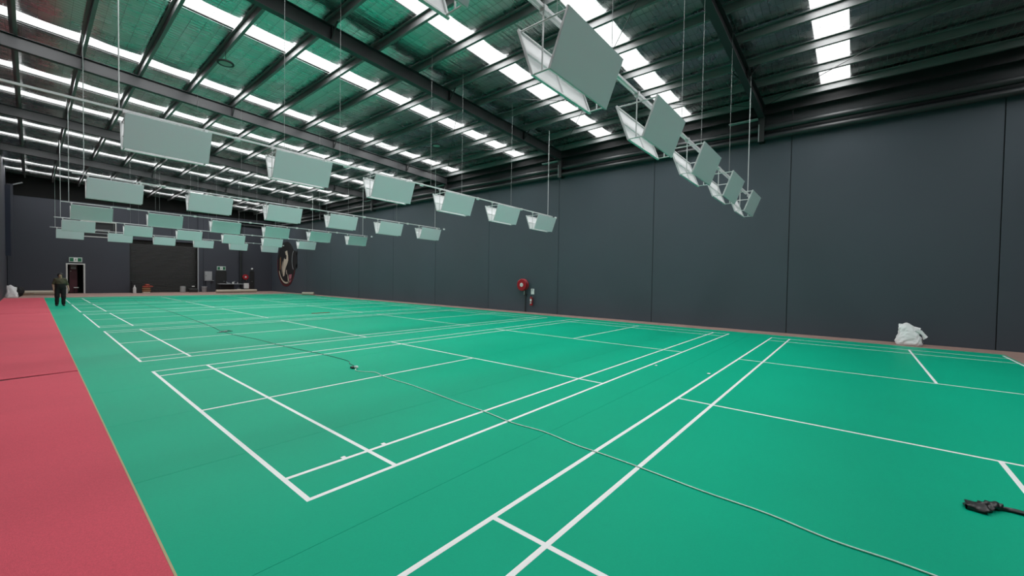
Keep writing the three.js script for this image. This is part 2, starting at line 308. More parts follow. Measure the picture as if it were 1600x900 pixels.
// ------------------------------------------------------------------ roof
{
  const c = struct('ceiling', 'foil-lined metal roof underside reflecting the green floor', 'ceiling');
  const zs = [...SKYLIGHT_Z].sort((a, b) => b - a), strips = [];
  let z = ZF + 0.2;
  for (const s of zs) { strips.push([z, s + SKYLIGHT_W / 2]); z = s - SKYLIGHT_W / 2; }
  strips.push([z, ZB - 0.3]);
  const xs = []; const edges = [XL - 0.2, ...PURLIN_X.filter((x) => x > XL), XR + 0.15];
  for (let i = 0; i + 1 < edges.length; i++) for (let k = 0; k < 8; k++) xs.push([edges[i] + (edges[i + 1] - edges[i]) * k / 8, k / 8]);
  xs.push([XR + 0.15, 0]);
  for (const [za, zb] of strips) {
    const nz = Math.max(2, Math.round((za - zb) / 0.25)), pos = [], uv = [], idx = [];
    for (let j = 0; j <= nz; j++) for (const [x, f] of xs) {
      const zz = za + (zb - za) * j / nz;
      const sag = 0.028 * Math.sin(Math.PI * f) * (0.5 + vnoise(x * 0.7 + 50, zz * 0.8 + 90, 256, 256, 7)) + 0.012 * (vnoise(x * 1.1 + 40, zz * 3.1 + 200, 256, 512, 17) - 0.5) * Math.sin(Math.PI * f);
      pos.push(x, roofY(x) - sag, zz); uv.push(x, zz);
    }
    const n = xs.length;
    for (let j = 0; j < nz; j++) for (let i = 0; i + 1 < n; i++) { const a = j * n + i; idx.push(a, a + 1, a + n, a + 1, a + n + 1, a + n); }
    const g = new THREE.BufferGeometry();
    g.setAttribute('position', new THREE.Float32BufferAttribute(pos, 3)); g.setAttribute('uv', new THREE.Float32BufferAttribute(uv, 2)); g.setIndex(idx);
    g.computeVertexNormals();
    const o = mesh('foil_lining', g, M.foil, c); o.material.side = THREE.DoubleSide;
    // outer steel sheeting over the lining
    const L = (XR + 0.15) - (XL - 0.2), xm = (XR + XL) / 2 - 0.025;
    const s = new THREE.BoxGeometry(L, 0.02, za - zb).rotateZ(TILT).translate(xm, roofY(xm) + 0.06, (za + zb) / 2);
    mesh('roof_sheet', boxUV(s), M.purlin, c);
  }
  // safety mesh under the lining
  const w = [], drop = 0.042, q = 0.0045, xm = (XR + XL) / 2, L = XR - XL;
  for (let zz = ZF - 0.1; zz > ZB; zz -= 0.15) w.push(new THREE.BoxGeometry(L, q, q).rotateZ(TILT).translate(xm, roofY(xm) - drop, zz));
  for (let x = XL + 0.1; x < XR; x += 0.3) w.push(new THREE.BoxGeometry(q, q, ZF - ZB).translate(x, roofY(x) - drop - q, (ZF + ZB) / 2));
  const m = mesh('safety_mesh', w, M.wire, c); m.userData.kind = 'stuff';
}
// translucent roof sheets, each strip laid in five corrugated sheets
SKYLIGHT_Z.forEach((z, i) => {
  const s = struct(`window_${i + 2}`, `white translucent roof skylight strip, ${i ? `${ORD[i - 1]} in view counted from the upper right` : 'unseen behind the camera, placed to light the near panels'}`, 'skylight');
  const n = 5, Lx = 17.3 / n;
  for (let k = 0; k < n; k++) {
    const x0 = XL + k * Lx, x1 = x0 + Lx, pos = [], idx = [], uv = [], m = 24;
    for (let j = 0; j <= m; j++) { const zz = z - SKYLIGHT_W / 2 - 0.02 + (SKYLIGHT_W + 0.04) * j / m, ph = (j % 6), h = 0.03 + (ph === 2 || ph === 3 ? 0.025 : 0); for (const x of [x0, x1]) { pos.push(x, roofY(x) + h, zz); uv.push(x, zz); } }
    for (let j = 0; j < m; j++) { const a = j * 2; idx.push(a, a + 2, a + 1, a + 1, a + 2, a + 3); }
    const g = new THREE.BufferGeometry();
    g.setAttribute('position', new THREE.Float32BufferAttribute(pos, 3)); g.setAttribute('uv', new THREE.Float32BufferAttribute(uv, 2)); g.setIndex(idx); g.computeVertexNormals();
    mesh('skylight_sheet', g, M.skylight, s);
  }
});
// purlins: channel sections lying on the rafters
const PD = 0.045, PH = 0.2;                                     // drop below the sheeting, depth
PURLIN_X.forEach((x, i) => {
  const t = thing('roof_purlin', `long steel roof purlin, ${ORD[12 - i]} counted from the right wall`, 'purlin', [x, roofY(x) - PD - PH, 0], 0, 'roof purlins');
  const z0 = ZB + 0.02, z1 = ZF - 0.02;
  mesh('web', box(-0.003, 0.003, 0, PH, z0, z1), M.purlin, t);
  mesh('flange', box(0.003, 0.075, 0, 0.005, z0, z1), M.purlin, t);
  mesh('flange', box(-0.08, -0.003, PH - 0.005, PH, z0, z1), M.purlin, t);
  mesh('lip', box(-0.08, -0.075, PH - 0.025, PH - 0.005, z0, z1), M.purlin, t);
  mesh('lip', box(0.07, 0.075, 0.005, 0.025, z0, z1), M.purlin, t);
});
// rafters: I-beams across the hall
const RT = PD + PH + 0.004, RD = 0.4;
const rafterName = ['behind the camera', 'nearest in view, at the upper right', 'dark one crossing the picture from top left centre', 'third in view, lit grey along its side', 'fourth in view, over the far courts', 'farthest in view, near the end wall'];
RAFTER_Z.forEach((z, i) => {
  const xm = (XL + XR) / 2 - 0.09, L = (XR - XL - 0.2) / Math.cos(TILT);
  const t = thing('steel_rafter', `dark steel roof rafter, ${rafterName[i]}`, 'rafter', [xm, roofY(xm) - RT - RD, z], 0, 'roof rafters');
  t.rotation.z = TILT;
  mesh('web', box(-L / 2, L / 2, 0.012, RD - 0.012, -0.006, 0.006), M.rafter, t);
  mesh('bottom_flange', box(-L / 2, L / 2, 0, 0.014, -0.09, 0.09), M.rafter, t);
  mesh('top_flange', box(-L / 2, L / 2, RD - 0.014, RD, -0.09, 0.09), M.rafter, t);
  PURLIN_X.forEach((x, k) => {
    const u = (x - xm) / Math.cos(TILT);
    mesh('purlin_cleat', box(u - 0.012, u - 0.004, RD, RD + 0.16, -0.05, 0.05), M.cleat, t);
    if (k % 3 === 1) { mesh('stiffener', box(u - 0.006, u + 0.006, 0.014, RD - 0.014, 0.006, 0.085), M.cleat, t); mesh('fly_brace', sbar(V(u, 0.03, 0.06), V(u, RD + 0.1, 0.42), 0.03, 0.03), M.cleat, t); mesh('fly_brace', sbar(V(u, 0.03, -0.06), V(u, RD + 0.1, -0.42), 0.03, 0.03), M.cleat, t); }
  });
  // short steel column over the wall pipes and the lit bracket beside it
  const c = thing('column_stub', `short steel column under the rafter ${i === 0 ? 'behind the camera' : `${ORD[i - 1]} from the camera`} on right wall`, 'column', [XR - 0.005, 6.5, z], 0, 'columns over the wall pipes');
  mesh('flange', box(-0.3, -0.285, 0, 0.82, -0.09, 0.09), M.cleat, c);
  mesh('flange', box(-0.02, 0, 0, 0.82, -0.09, 0.09), M.cleat, c);
  mesh('web', box(-0.285, -0.02, 0, 0.82, -0.006, 0.006), M.cleat, c);
  mesh('stub_edge', box(-0.302, -0.3, 0.02, 0.6, -0.09, -0.06), M.boxGrey, c);
  mesh('bracket', rbox(-0.34, -0.17, 0.78, 0.82, -1.0, -0.1, 0.008), M.boxGrey, c);
});
// eave strut and pipes on the right wall
tag(mesh('eave_strut', [box(XR - 0.16, XR - 0.01, EAVE - 0.5, EAVE - 0.49, ZB, ZF), box(XR - 0.02, XR - 0.01, EAVE - 0.5, EAVE - 0.12, ZB, ZF), box(XR - 0.16, XR - 0.01, EAVE - 0.13, EAVE - 0.12, ZB, ZF)], M.cleat), 'black eave channel along the top of the right wall', 'beam');
for (const [y, r, l] of [[6.96, 0.1, 'upper of the two dark pipes high on the right wall'], [6.66, 0.095, 'lower of the two dark pipes high on the right wall']]) {
  const t = thing('wall_pipe', l, 'pipe', [XR - 0.16, y, 0], 0, 'pipes on the right wall');
  mesh('pipe_run', [bar(V(0, 0, ZF - 0.02), V(0, 0, ZB + 0.16), r, r, 20), new THREE.SphereGeometry(r, 16, 12).translate(0, 0, ZB + 0.16), bar(V(0, 0, ZB + 0.16), V(-4.6, 0, ZB + 0.16), r, r, 20)], M.pipe, t);
  for (let k = 0; k < 12; k++) mesh('pipe_clip', box(-0.02, 0.16, -0.02, 0.02, 5 - k * 4.1, 5.03 - k * 4.1), M.cleat, t);
}
// thin bracing rods under the roof
const rod = (a, b, label, r = 0.009) => tag(mesh('bracing_rod', bar(V(a[0], roofY(a[0]) - 0.27, a[1]), V(b[0], roofY(b[0]) - 0.27, b[1]), r), M.cleat), label, 'rod', 'roof bracing rods');
rod([14.7, 0.75], [8.6, 8.4], 'thin bracing rod rising right over the upper right skylight');
rod([14.7, 0.3], [8.6, -7.5], 'thin bracing rod from the nearest rafter foot towards the second rafter');
rod([14.7, -7.5], [6.4, 0.3], 'thin bracing rod crossing beside the biggest hanging light');
rod([14.7, -7.9], [8.6, -15.7], 'thin bracing rod in the bay beyond the dark rafter');
rod([14.7, -15.7], [8.6, -7.9], 'thin pale bracing rod above the second row of lights');
rod([8.6, -15.9], [14.7, -24], 'thin bracing rod over the third row of lights');
for (const [x, z, y, l] of [[2.49, -11.5, 0.62, 'black round high-bay lamp under the roof at upper left'], [10.65, -11.65, 0.5, 'black round high-bay lamp under the roof above the right end']]) {
  const t = thing('high_bay_lamp', l, 'lamp', [x, roofY(x) - y, z], 0, 'round high-bay lamps');
  mesh('housing', new THREE.LatheGeometry([[0.0, 0.1], [0.07, 0.1], [0.09, 0.06], [0.2, 0.05], [0.22, 0.03], [0.22, 0], [0.165, 0], [0.165, 0.01]].map((p) => new THREE.Vector2(...p)), 32), M.black, t);
  mesh('lens', new THREE.CylinderGeometry(0.165, 0.165, 0.012, 32).translate(0, 0.012, 0), M.diffuser, t);
  mesh('hanger', bar(V(0, 0.1, 0), V(0, y - 0.222, 0), 0.008), M.black, t);
}

// ------------------------------------------------------------------ hanging rows of panel lights
const unitY = (x) => 4.385 - 0.0145 * x;                         // top edge of the panels
function makeUnit() {
  const t = thing('panel_light', '', 'light', [0, 0, 0], 0, 'hanging panel lights');
  const a = 0.315, b = 0.107, hT = 0, hB = -0.55, Lx = 1.21;       // half widths at top and bottom
  const slope = Math.hypot(hT - hB, a - b), ang = Math.atan2(a - b, hT - hB);
  for (const s of [1, -1]) {
    const p = new THREE.Group(); p.name = 'reflector_panel'; p.position.set(0, (hT + hB) / 2, s * (a + b) / 2); p.rotation.x = s * ang; t.add(p);
    const out = s * 0.014, inn = -s * 0.014, H = slope / 2, W = Lx / 2;
    const zz = (u, v) => [Math.min(u, v), Math.max(u, v)];
    mesh('outer_sheet', box(-W + 0.004, W - 0.004, -H + 0.004, H - 0.004, ...zz(out - s * 0.004, out)), M.panel, p);
    mesh('inner_sheet', box(-W + 0.02, W - 0.02, -H + 0.02, H - 0.02, ...zz(out - s * 0.0045, out - s * 0.009)), M.panelIn, p);
    for (const [x0, x1, y0, y1] of [[-W, W, H - 0.024, H], [-W, W, -H, -H + 0.024], [-W, -W + 0.024, -H + 0.024, H - 0.024], [W - 0.024, W, -H + 0.024, H - 0.024]]) mesh('edge_frame', box(x0, x1, y0, y1, ...zz(out - s * 0.0042, inn)), M.alu, p);
    mesh('cross_rib', box(-W + 0.024, W - 0.024, -0.012, 0.012, ...zz(out - s * 0.009, inn)), M.panelIn, p);
    mesh('cross_rib', box(-0.012, 0.012, -H + 0.024, -0.012, ...zz(out - s * 0.009, inn)), M.panelIn, p);
  }
  for (const x of [-Lx / 2 + 0.03, Lx / 2 - 0.03]) {
    mesh('top_bar', bar(V(x, hT - 0.02, a - 0.02), V(x, hT - 0.02, -a + 0.02), 0.011), M.alu, t);
    mesh('bottom_bar', bar(V(x, hB + 0.018, b - 0.01), V(x, hB + 0.018, -b + 0.01), 0.009), M.alu, t);
    mesh('hanger_rod', bar(V(x, 0.08, 0), V(x, hB + 0.018, 0), 0.009), M.alu, t);
    mesh('rail_clamp', rbox(x - 0.03, x + 0.03, 0.065, 0.13, -0.035, 0.035, 0.006), M.alu, t);
  }
  return t;
}
const rowWord = ['nearest row', 'second row', 'third row', 'fourth row', 'fifth row', 'farthest row'];
const proto = makeUnit();
ROW_Z.forEach((z, r) => {
  for (let k = 0; k < 6; k++) {
    const x = 0.325 + 2.335 * k, label = `pale green V-shaped panel light, ${ORD[k]} from the left in the ${rowWord[r]}`;
    const o = r + k === 0 ? proto : copy(proto, label);
    o.userData.label = label; o.position.set(x, unitY(x), z); o.rotation.z = -0.0145;
  }
  const x0 = r === 1 ? XL + 0.02 : r === 0 ? XL + 0.02 : -0.55, x1 = 12.78, yt = (x) => unitY(x) + 0.115;
  const t = thing('light_rail', `pale metal rail with hanger wires carrying the ${rowWord[r]} of lights`, 'rail', [0, 0, z], 0, 'rails of the hanging lights');
  mesh('rail_tube', sbar(V(x0, yt(x0), 0), V(x1, yt(x1), 0), 0.036, 0.036), M.alu, t);
  mesh('conduit', bar(V(x0 + 0.1, yt(x0) + 0.015, -0.06), V(x1 - 0.3, yt(x1) + 0.015, -0.06), 0.012), M.alu, t);
  for (const x of [-0.32, 12.45]) mesh('hanger_rod', bar(V(x, yt(x), 0), V(x, roofY(x) - 0.3, 0), 0.010), M.alu, t);
  for (const x of [2.33, 3.6, 6.4, 7.65, 10.1]) mesh('hanger_wire', bar(V(x, yt(x), 0), V(x, roofY(x) - 0.06, 0), 0.004, 0.004, 6), M.galv, t);
  for (let k = 0; k < 6; k++) mesh('junction_box', rbox(1.45 + 2.335 * k - 0.05, 1.45 + 2.335 * k + 0.05, yt(1.45) - 0.0145 * 2.335 * k - 0.035, yt(1.45) - 0.0145 * 2.335 * k + 0.045, -0.1, -0.04, 0.008), M.white, t);
});

// ------------------------------------------------------------------ things on the right wall
function hoseReel(label, pos, turn, s = 1) {
  const t = thing('hose_reel', label, 'hose reel', pos, turn, 'fire hose reels'); t.scale.setScalar(s);
  mesh('back_plate', bar(V(0, 0, 0.0), V(0, 0, 0.03), 0.27, 0.27, 32), M.black, t);
  mesh('drum', new THREE.LatheGeometry([[0, 0], [0.3, 0], [0.31, 0.012], [0.3, 0.03], [0.22, 0.04], [0.22, 0.15], [0.29, 0.16], [0.31, 0.175], [0.3, 0.195], [0.26, 0.205], [0.09, 0.2], [0, 0.2]].map((p) => new THREE.Vector2(...p)), 40).rotateX(Math.PI / 2).translate(0, 0, 0.03), M.red, t);
  const coil = []; for (let k = 0; k < 5; k++) coil.push(new THREE.TorusGeometry(0.245, 0.013, 8, 36).translate(0, 0, 0.085 + 0.024 * k));
  mesh('hose', coil, M.rubber, t);
  mesh('hub_label', bar(V(0, 0, 0.23), V(0, 0, 0.236), 0.1, 0.1, 28), M.white, t);
  mesh('hub_mark', new THREE.TorusGeometry(0.045, 0.008, 6, 24).translate(0, 0, 0.237), M.boxGrey, t);
  mesh('nozzle', [bar(V(0.1, -0.3, 0.12), V(0.1, -0.44, 0.12), 0.02), bar(V(0.1, -0.44, 0.12), V(0.1, -0.52, 0.12), 0.02, 0.012)], M.galv, t);
  mesh('supply_pipe', [bar(V(0.13, -0.5, 0.05), V(0.13, -pos[1] / s + 0.01, 0.05), 0.026, 0.026, 14), bar(V(0.13, -0.5, 0.05), V(0.13, -0.25, 0.05), 0.026, 0.026, 14)], M.cleat, t);
  mesh('valve', rbox(0.07, 0.19, -0.56, -0.44, 0.02, 0.1, 0.015), M.cleat, t);
  return t;
}
hoseReel('red fire hose reel mounted on the long right wall', [XR - 0.002, 1.39, -9.95], -Math.PI / 2);
function extinguisher(label, pos, turn) {
  const t = thing('fire_extinguisher', label, 'extinguisher', pos, turn, 'fire extinguishers');
  mesh('cylinder', new THREE.LatheGeometry([[0, 0], [0.06, 0], [0.075, 0.015], [0.075, 0.36], [0.06, 0.41], [0.025, 0.44], [0.02, 0.47], [0, 0.47]].map((p) => new THREE.Vector2(...p)), 24).translate(0, 0, 0.1), M.red, t);
  mesh('label_band', new THREE.CylinderGeometry(0.0765, 0.0765, 0.12, 20, 1, true, -0.9, 1.8).translate(0, 0.27, 0.1), M.white, t);
  mesh('label_band', new THREE.CylinderGeometry(0.0765, 0.0765, 0.08, 20, 1, true, -0.7, 1.4).translate(0, 0.13, 0.1), M.offwhite, t);
  mesh('handle', [sbar(V(0, 0.48, 0.06), V(0, 0.51, 0.2), 0.025, 0.014), sbar(V(0, 0.46, 0.08), V(0, 0.45, 0.2), 0.025, 0.012)], M.black, t);
  mesh('hose', tube([V(0.02, 0.46, 0.13), V(0.09, 0.42, 0.16), V(0.1, 0.28, 0.17), V(0.09, 0.12, 0.17)], 0.011, 24), M.rubber, t);
  mesh('wall_hook', box(-0.02, 0.02, 0.38, 0.45, 0, 0.05), M.galv, t);
  return t;
}
extinguisher('red fire extinguisher with white labels beside the hose reel', [XR - 0.002, 0.36, -9.4], -Math.PI / 2);
{
  const t = thing('notice_plate', 'small white notice above the fire extinguisher on right wall', 'sign', [XR - 0.002, 0.92, -9.4], -Math.PI / 2);
  mesh('plate', rbox(-0.1, 0.1, 0, 0.28, 0, 0.008, 0.003), M.white, t);
  mesh('printed_band', box(-0.085, 0.085, 0.15, 0.165, 0.008, 0.0095), M.boxGrey, t);
  mesh('printed_band', box(-0.07, 0.05, 0.2, 0.25, 0.008, 0.0095), M.boxGrey, t);
}
// round mural low in the far right corner
{
  const t = thing('wall_mural', 'large round painted emblem in black, cream and red on right wall', 'mural', [XR - 0.002, 0.55, -40.3], -Math.PI / 2);
  const flat = (pts, d, m, name) => { const s = new THREE.Shape(pts.map((p) => new THREE.Vector2(...p))); return mesh(name, new THREE.ExtrudeGeometry(s, { depth: 0.004, bevelEnabled: false, curveSegments: 24 }).translate(0, 0, d), m, t); };
  const R = 2.25, cy = 2.25, ring = (r, k = 48, a0 = 0, a1 = Math.PI * 2) => Array.from({ length: k }, (_, i) => { const a = a0 + (a1 - a0) * i / (k - 1); return [r * Math.cos(a), cy + r * Math.sin(a)]; });
  flat(ring(R), 0, M.black, 'disc');
  flat([...ring(R * 0.985, 40, Math.PI * 0.92, Math.PI * 2.08), ...ring(R * 0.91, 40, Math.PI * 2.08, Math.PI * 0.92)], 0.004, M.darkred, 'rim');
  flat([...ring(R * 0.86, 40, Math.PI * 1.12, Math.PI * 1.72), ...ring(R * 0.79, 40, Math.PI * 1.72, Math.PI * 1.12)], 0.004, M.cream, 'arc');
  flat([[-0.25, 3.5], [0.25, 3.6], [0.45, 3.1], [0.5, 2.6], [0.2, 2.2], [-0.1, 1.9], [-0.45, 1.1], [-0.75, 1.0], [-0.85, 1.6], [-0.7, 2.4], [-0.45, 2.9], [-0.35, 2.75], [0.05, 2.75], [0.1, 3.1], [-0.1, 3.2]], 0.004, M.cream, 'figure');
  flat([[-1.6, 1.7], [-1.35, 1.7], [-1.3, 3.0], [-1.55, 2.9]], 0.004, M.brown, 'stroke');
  flat([[-1.0, 1.2], [-0.85, 1.9], [-0.9, 2.6], [-1.1, 2.0]], 0.004, M.tan, 'stroke');
  flat([[0.35, 1.35], [0.5, 1.1], [0.7, 0.5], [0.5, 0.3], [0.42, 0.8]], 0.004, M.cream, 'stroke');
  flat([[0.7, 1.2], [1.35, 1.25], [1.2, 0.6], [0.8, 0.4]], 0.004, M.pink, 'patch');
  flat([[0.2, 1.3], [0.15, 1.7], [0.0, 1.6], [0.05, 1.2]], 0.004, M.tan, 'stroke');
  flat([...ring(0.6, 24).map(([x, y]) => [x * 1.05 + 2.05, (y - cy) * 1.6 + 2.6])], 0.005, M.black, 'plate_shape');
  flat([[2.3, 3.4], [2.65, 3.6], [2.75, 3.2], [2.5, 3.0]], 0.005, M.black, 'plate_shape');
  flat([[2.3, 1.9], [2.6, 1.75], [2.7, 2.1], [2.5, 2.3]], 0.005, M.black, 'plate_shape');
  flat([...ring(1, 16, Math.PI * 0.62, Math.PI * 1.35).map(([x, y]) => [x * 0.62 + 2.0, (y - cy) * 1.0 + 2.6]), ...ring(1, 16, Math.PI * 1.35, Math.PI * 0.62).map(([x, y]) => [x * 0.54 + 2.0, (y - cy) * 0.92 + 2.6])], 0.01, M.boxGrey, 'arc');
}

// ------------------------------------------------------------------ far end: signs, boxes, gear
function exitSign(label, x, y) {
  const t = thing('exit_sign', label, 'sign', [x, y, ZB + 0.002], 0, 'green exit signs');
  mesh('housing', rbox(-0.36, 0.36, -0.19, 0.19, 0, 0.07, 0.01), M.signFrame, t);
  mesh('green_panel', box(-0.31, -0.11, -0.13, 0.13, 0.07, 0.074), M.green, t);
  mesh('green_panel', box(0.11, 0.31, -0.13, 0.13, 0.07, 0.074), M.green, t);
  mesh('white_panel', box(-0.11, 0.11, -0.15, 0.15, 0.07, 0.074), M.white, t);
  mesh('running_figure', [bar(V(0.02, 0.085, 0.074), V(0.02, 0.085, 0.077), 0.022, 0.022, 14), sbar(V(0.015, 0.05, 0.075), V(-0.015, -0.02, 0.075), 0.004, 0.036), sbar(V(-0.015, -0.02, 0.0755), V(0.035, -0.05, 0.0755), 0.004, 0.02), sbar(V(0.035, -0.05, 0.075), V(0.03, -0.1, 0.075), 0.004, 0.018), sbar(V(-0.015, -0.02, 0.075), V(-0.055, -0.09, 0.075), 0.004, 0.02), sbar(V(0.015, 0.04, 0.0755), V(0.06, 0.01, 0.0755), 0.004, 0.014), sbar(V(0.005, 0.045, 0.0755), V(-0.045, 0.02, 0.0755), 0.004, 0.014)], M.green, t);
}
exitSign('green and white exit sign above the open grey-framed doorway', 0.95, 2.66);
exitSign('green and white exit sign above the black door by the table', 10.6, 2.27);
{
  const t = thing('switchboard_box', 'pale grey metal switchboard box on post beside the shutter', 'box', [9.53, 0, ZB + 0.002]);
  mesh('cabinet', rbox(-0.28, 0.28, 1.1, 1.95, 0, 0.24, 0.012), M.boxGrey, t);
  mesh('door_panel', rbox(-0.25, 0.25, 1.13, 1.92, 0.24, 0.255, 0.006), M.boxGrey, t);
  mesh('latch', box(-0.21, -0.18, 1.48, 1.58, 0.255, 0.27), M.black, t);
  mesh('ledge', box(-0.28, 0.42, 1.06, 1.1, 0, 0.26), M.boxGrey, t);
  mesh('post', box(-0.16, 0.16, 0, 1.06, 0, 0.2), M.wallBack, t);
}
tag(mesh('wall_duct', [box(XL + 0.002, XL + 0.24, 2.75, 7.6, ZB + 2.2, ZB + 2.45)], M.blueBlack), 'dark blue upright duct high on the left wall', 'duct');
{
  const t = thing('downpipe', 'grey upright steel column in the far left corner', 'column', [XL + 0.02, 0, ZB + 0.08]);
  mesh('shaft', rbox(0, 0.3, 0, 8.0, 0, 0.28, 0.02), M.wallBack, t);
  mesh('head_bracket', sbar(V(0.25, 7.95, 0.14), V(0.75, 8.2, 0.14), 0.1, 0.08), M.boxGrey, t);
}
{
  const t = thing('conduit_riser', 'dark upright pipe on the far wall by the hose reel', 'pipe', [12.2, 0, ZB + 0.18]);
  mesh('pipe', bar(V(0, 0, 0), V(0, 6.5, 0), 0.09, 0.09, 16), M.pipe, t);
  for (const y of [1.5, 3.4, 5.3]) mesh('bracket', box(-0.12, 0.12, y, y + 0.05, -0.11, 0.02), M.cleat, t);
}
hoseReel('small dark red hose reel on the far end wall', [12.62, 1.45, ZB + 0.002], 0, 0.85);
extinguisher('red fire extinguisher on the far wall left of narrow door', [12.88, 0.3, ZB + 0.002], 0);
{
  const t = thing('wall_lamp', 'small white wall lamp above the narrow black door', 'lamp', [13.2, 2.2, ZB + 0.002]);
  mesh('base', bar(V(0, 0.08, 0), V(0, 0.08, 0.04), 0.07, 0.07, 18), M.boxGrey, t);
  mesh('globe', new THREE.SphereGeometry(0.1, 20, 14).translate(0, 0.08, 0.12), M.white, t);
}
{
  const t = thing('work_table', 'dark folding table in front of the black door', 'table', [11.25, 0, ZB + 0.75]);
  mesh('tabletop', rbox(-1.05, 0.95, 0.74, 0.79, -0.35, 0.35, 0.012), M.boxGrey, t);
  for (const [x, z] of [[-0.95, -0.28], [-0.95, 0.28], [0.85, -0.28], [0.85, 0.28]]) mesh('leg', bar(V(x, 0, z), V(x, 0.74, z), 0.02), M.black, t);
  mesh('modesty_panel', box(-1.0, 0.3, 0.15, 0.72, -0.3, -0.28), M.black, t);
  const onTable = (name, label, cat, x, gs, m) => { const o = thing(name, label, cat, [11.25 + x, 0.791, ZB + 0.8]); gs.forEach(([n, g, mm]) => mesh(n, g, mm ?? m, o)); };
  onTable('paper_sheet', 'flat white papers on the left of the dark table', 'paper', -0.75, [['sheet', rbox(-0.2, 0.2, 0, 0.012, -0.14, 0.14, 0.004)]], M.offwhite);
  onTable('power_drill', 'dark power tool lying on the work table', 'tool', -0.3, [['body', rbox(-0.12, 0.12, 0.02, 0.1, -0.04, 0.04, 0.02)], ['grip', sbar(V(-0.06, 0.06, 0), V(-0.12, 0.2, 0), 0.04, 0.05)], ['chuck', bar(V(0.12, 0.06, 0), V(0.2, 0.06, 0), 0.022, 0.012), M.galv]], M.boxGrey);
  onTable('tape_roll', 'white roll of tape at the middle of work table', 'tape', 0.12, [['ring', new THREE.TorusGeometry(0.06, 0.03, 10, 24).translate(0, 0.09, 0)], ['tail', sbar(V(0.03, 0.12, 0.01), V(0.14, 0.24, 0.01), 0.05, 0.006)]], M.white);
  onTable('spray_can', 'pale spray can at the right of work table', 'can', 0.5, [['can', new THREE.LatheGeometry([[0, 0], [0.035, 0], [0.035, 0.11], [0.02, 0.13], [0.02, 0.15], [0, 0.15]].map((p) => new THREE.Vector2(...p)), 18)], ['cap', bar(V(0, 0.15, 0), V(0, 0.165, 0), 0.01), M.white]], M.offwhite);
}
function crate(name, label, cat, pos, parts, turn = 0) { const t = thing(name, label, cat, pos, turn); for (const [n, g, m] of parts) mesh(n, g, m, t); return t; }
crate('white_carton', 'white open carton at the right end of work table', 'box', [12.25, 0, ZB + 1.6], [['side', box(-0.17, 0.17, 0.35, 0.85, -0.17, -0.16), M.white], ['side', box(-0.17, 0.17, 0.35, 0.85, 0.16, 0.17), M.white], ['side', box(-0.17, -0.16, 0.35, 0.85, -0.16, 0.16), M.white], ['side', box(0.16, 0.17, 0.35, 0.85, -0.16, 0.16), M.white], ['base', box(-0.16, 0.16, 0.35, 0.36, -0.16, 0.16), M.white], ['stand', rbox(-0.2, 0.2, 0, 0.35, -0.2, 0.2, 0.02), M.black]]);
crate('paint_pail', 'white pail on the floor before the work table', 'pail', [11.35, 0, ZB + 2.6], [['pail', new THREE.LatheGeometry([[0, 0], [0.11, 0], [0.14, 0.3], [0.146, 0.3], [0.146, 0.32], [0.13, 0.32], [0.1, 0.02], [0, 0.02]].map((p) => new THREE.Vector2(...p)), 24), M.offwhite], ['handle', tube([V(-0.14, 0.3, 0), V(-0.1, 0.4, 0), V(0, 0.44, 0), V(0.1, 0.4, 0), V(0.14, 0.3, 0)], 0.006, 20), M.galv]]);
function vinylRoll(label, a, b, r, m, y = r) {
  const mid = [(a[0] + b[0]) / 2, 0, (a[1] + b[1]) / 2], L = Math.hypot(b[0] - a[0], b[1] - a[1]), turn = Math.atan2(-(b[1] - a[1]), b[0] - a[0]);
  const t = thing('flooring_roll', label, 'roll', mid, turn, 'rolled flooring');
  mesh('rolled_sheet', new THREE.CylinderGeometry(r, r, L, 28, 1, true).rotateZ(Math.PI / 2).translate(0, y, 0), m, t).material.side = THREE.DoubleSide;
  for (const s of [-1, 1]) { const pts = []; for (let i = 0; i <= 90; i++) { const q = i / 90, ang = q * Math.PI * 9, rad = 0.04 + (r - 0.045) * q; pts.push(V(s * (L / 2 - 0.006), y + rad * Math.sin(ang), rad * Math.cos(ang))); } mesh('spiral_end', tube(pts, 0.009, 220, 5), m, t); mesh('end_core', bar(V(s * (L / 2 - 0.05), y, 0), V(s * (L / 2 - 0.02), y, 0), r * 0.97, r * 0.97, 24), M.brown, t); }
  mesh('loose_edge', sbar(V(-L / 2, y - r * 0.9, r * 0.5), V(L / 2, y - r * 0.9, r * 0.5), 0.1, 0.008), m, t);
  return t;
}
vinylRoll('long beige roll of flooring behind the standing person', [-2.05, -40.6], [-0.05, -40.4], 0.16, M.tan, 0.2);
vinylRoll('beige roll of flooring on the floor left of the white pail', [9.35, -40.6], [11.3, -40.75], 0.15, M.tan);
vinylRoll('beige roll of flooring on the floor below the narrow door', [10.9, -41.15], [12.75, -41.2], 0.15, M.tan);
vinylRoll('short grey-brown roll lying beside the right wall', [13.8, -33.4], [14.5, -32.75], 0.13, M.tan);
crate('timber_offcuts', 'small heap of brown cardboard before the beige roll', 'cardboard', [-1.65, 0, -39.9], [['board', sbar(V(-0.4, 0.06, 0), V(0.3, 0.1, 0.1), 0.16, 0.03), M.brown], ['board', sbar(V(-0.3, 0.14, 0.05), V(0.45, 0.2, -0.05), 0.12, 0.025), M.brown], ['board', sbar(V(-0.5, 0.02, 0.16), V(0.5, 0.02, 0.2), 0.14, 0.03), M.tan], ['board', sbar(V(-0.1, 0.26, -0.05), V(0.35, 0.22, 0.05), 0.1, 0.02), M.tan]]);
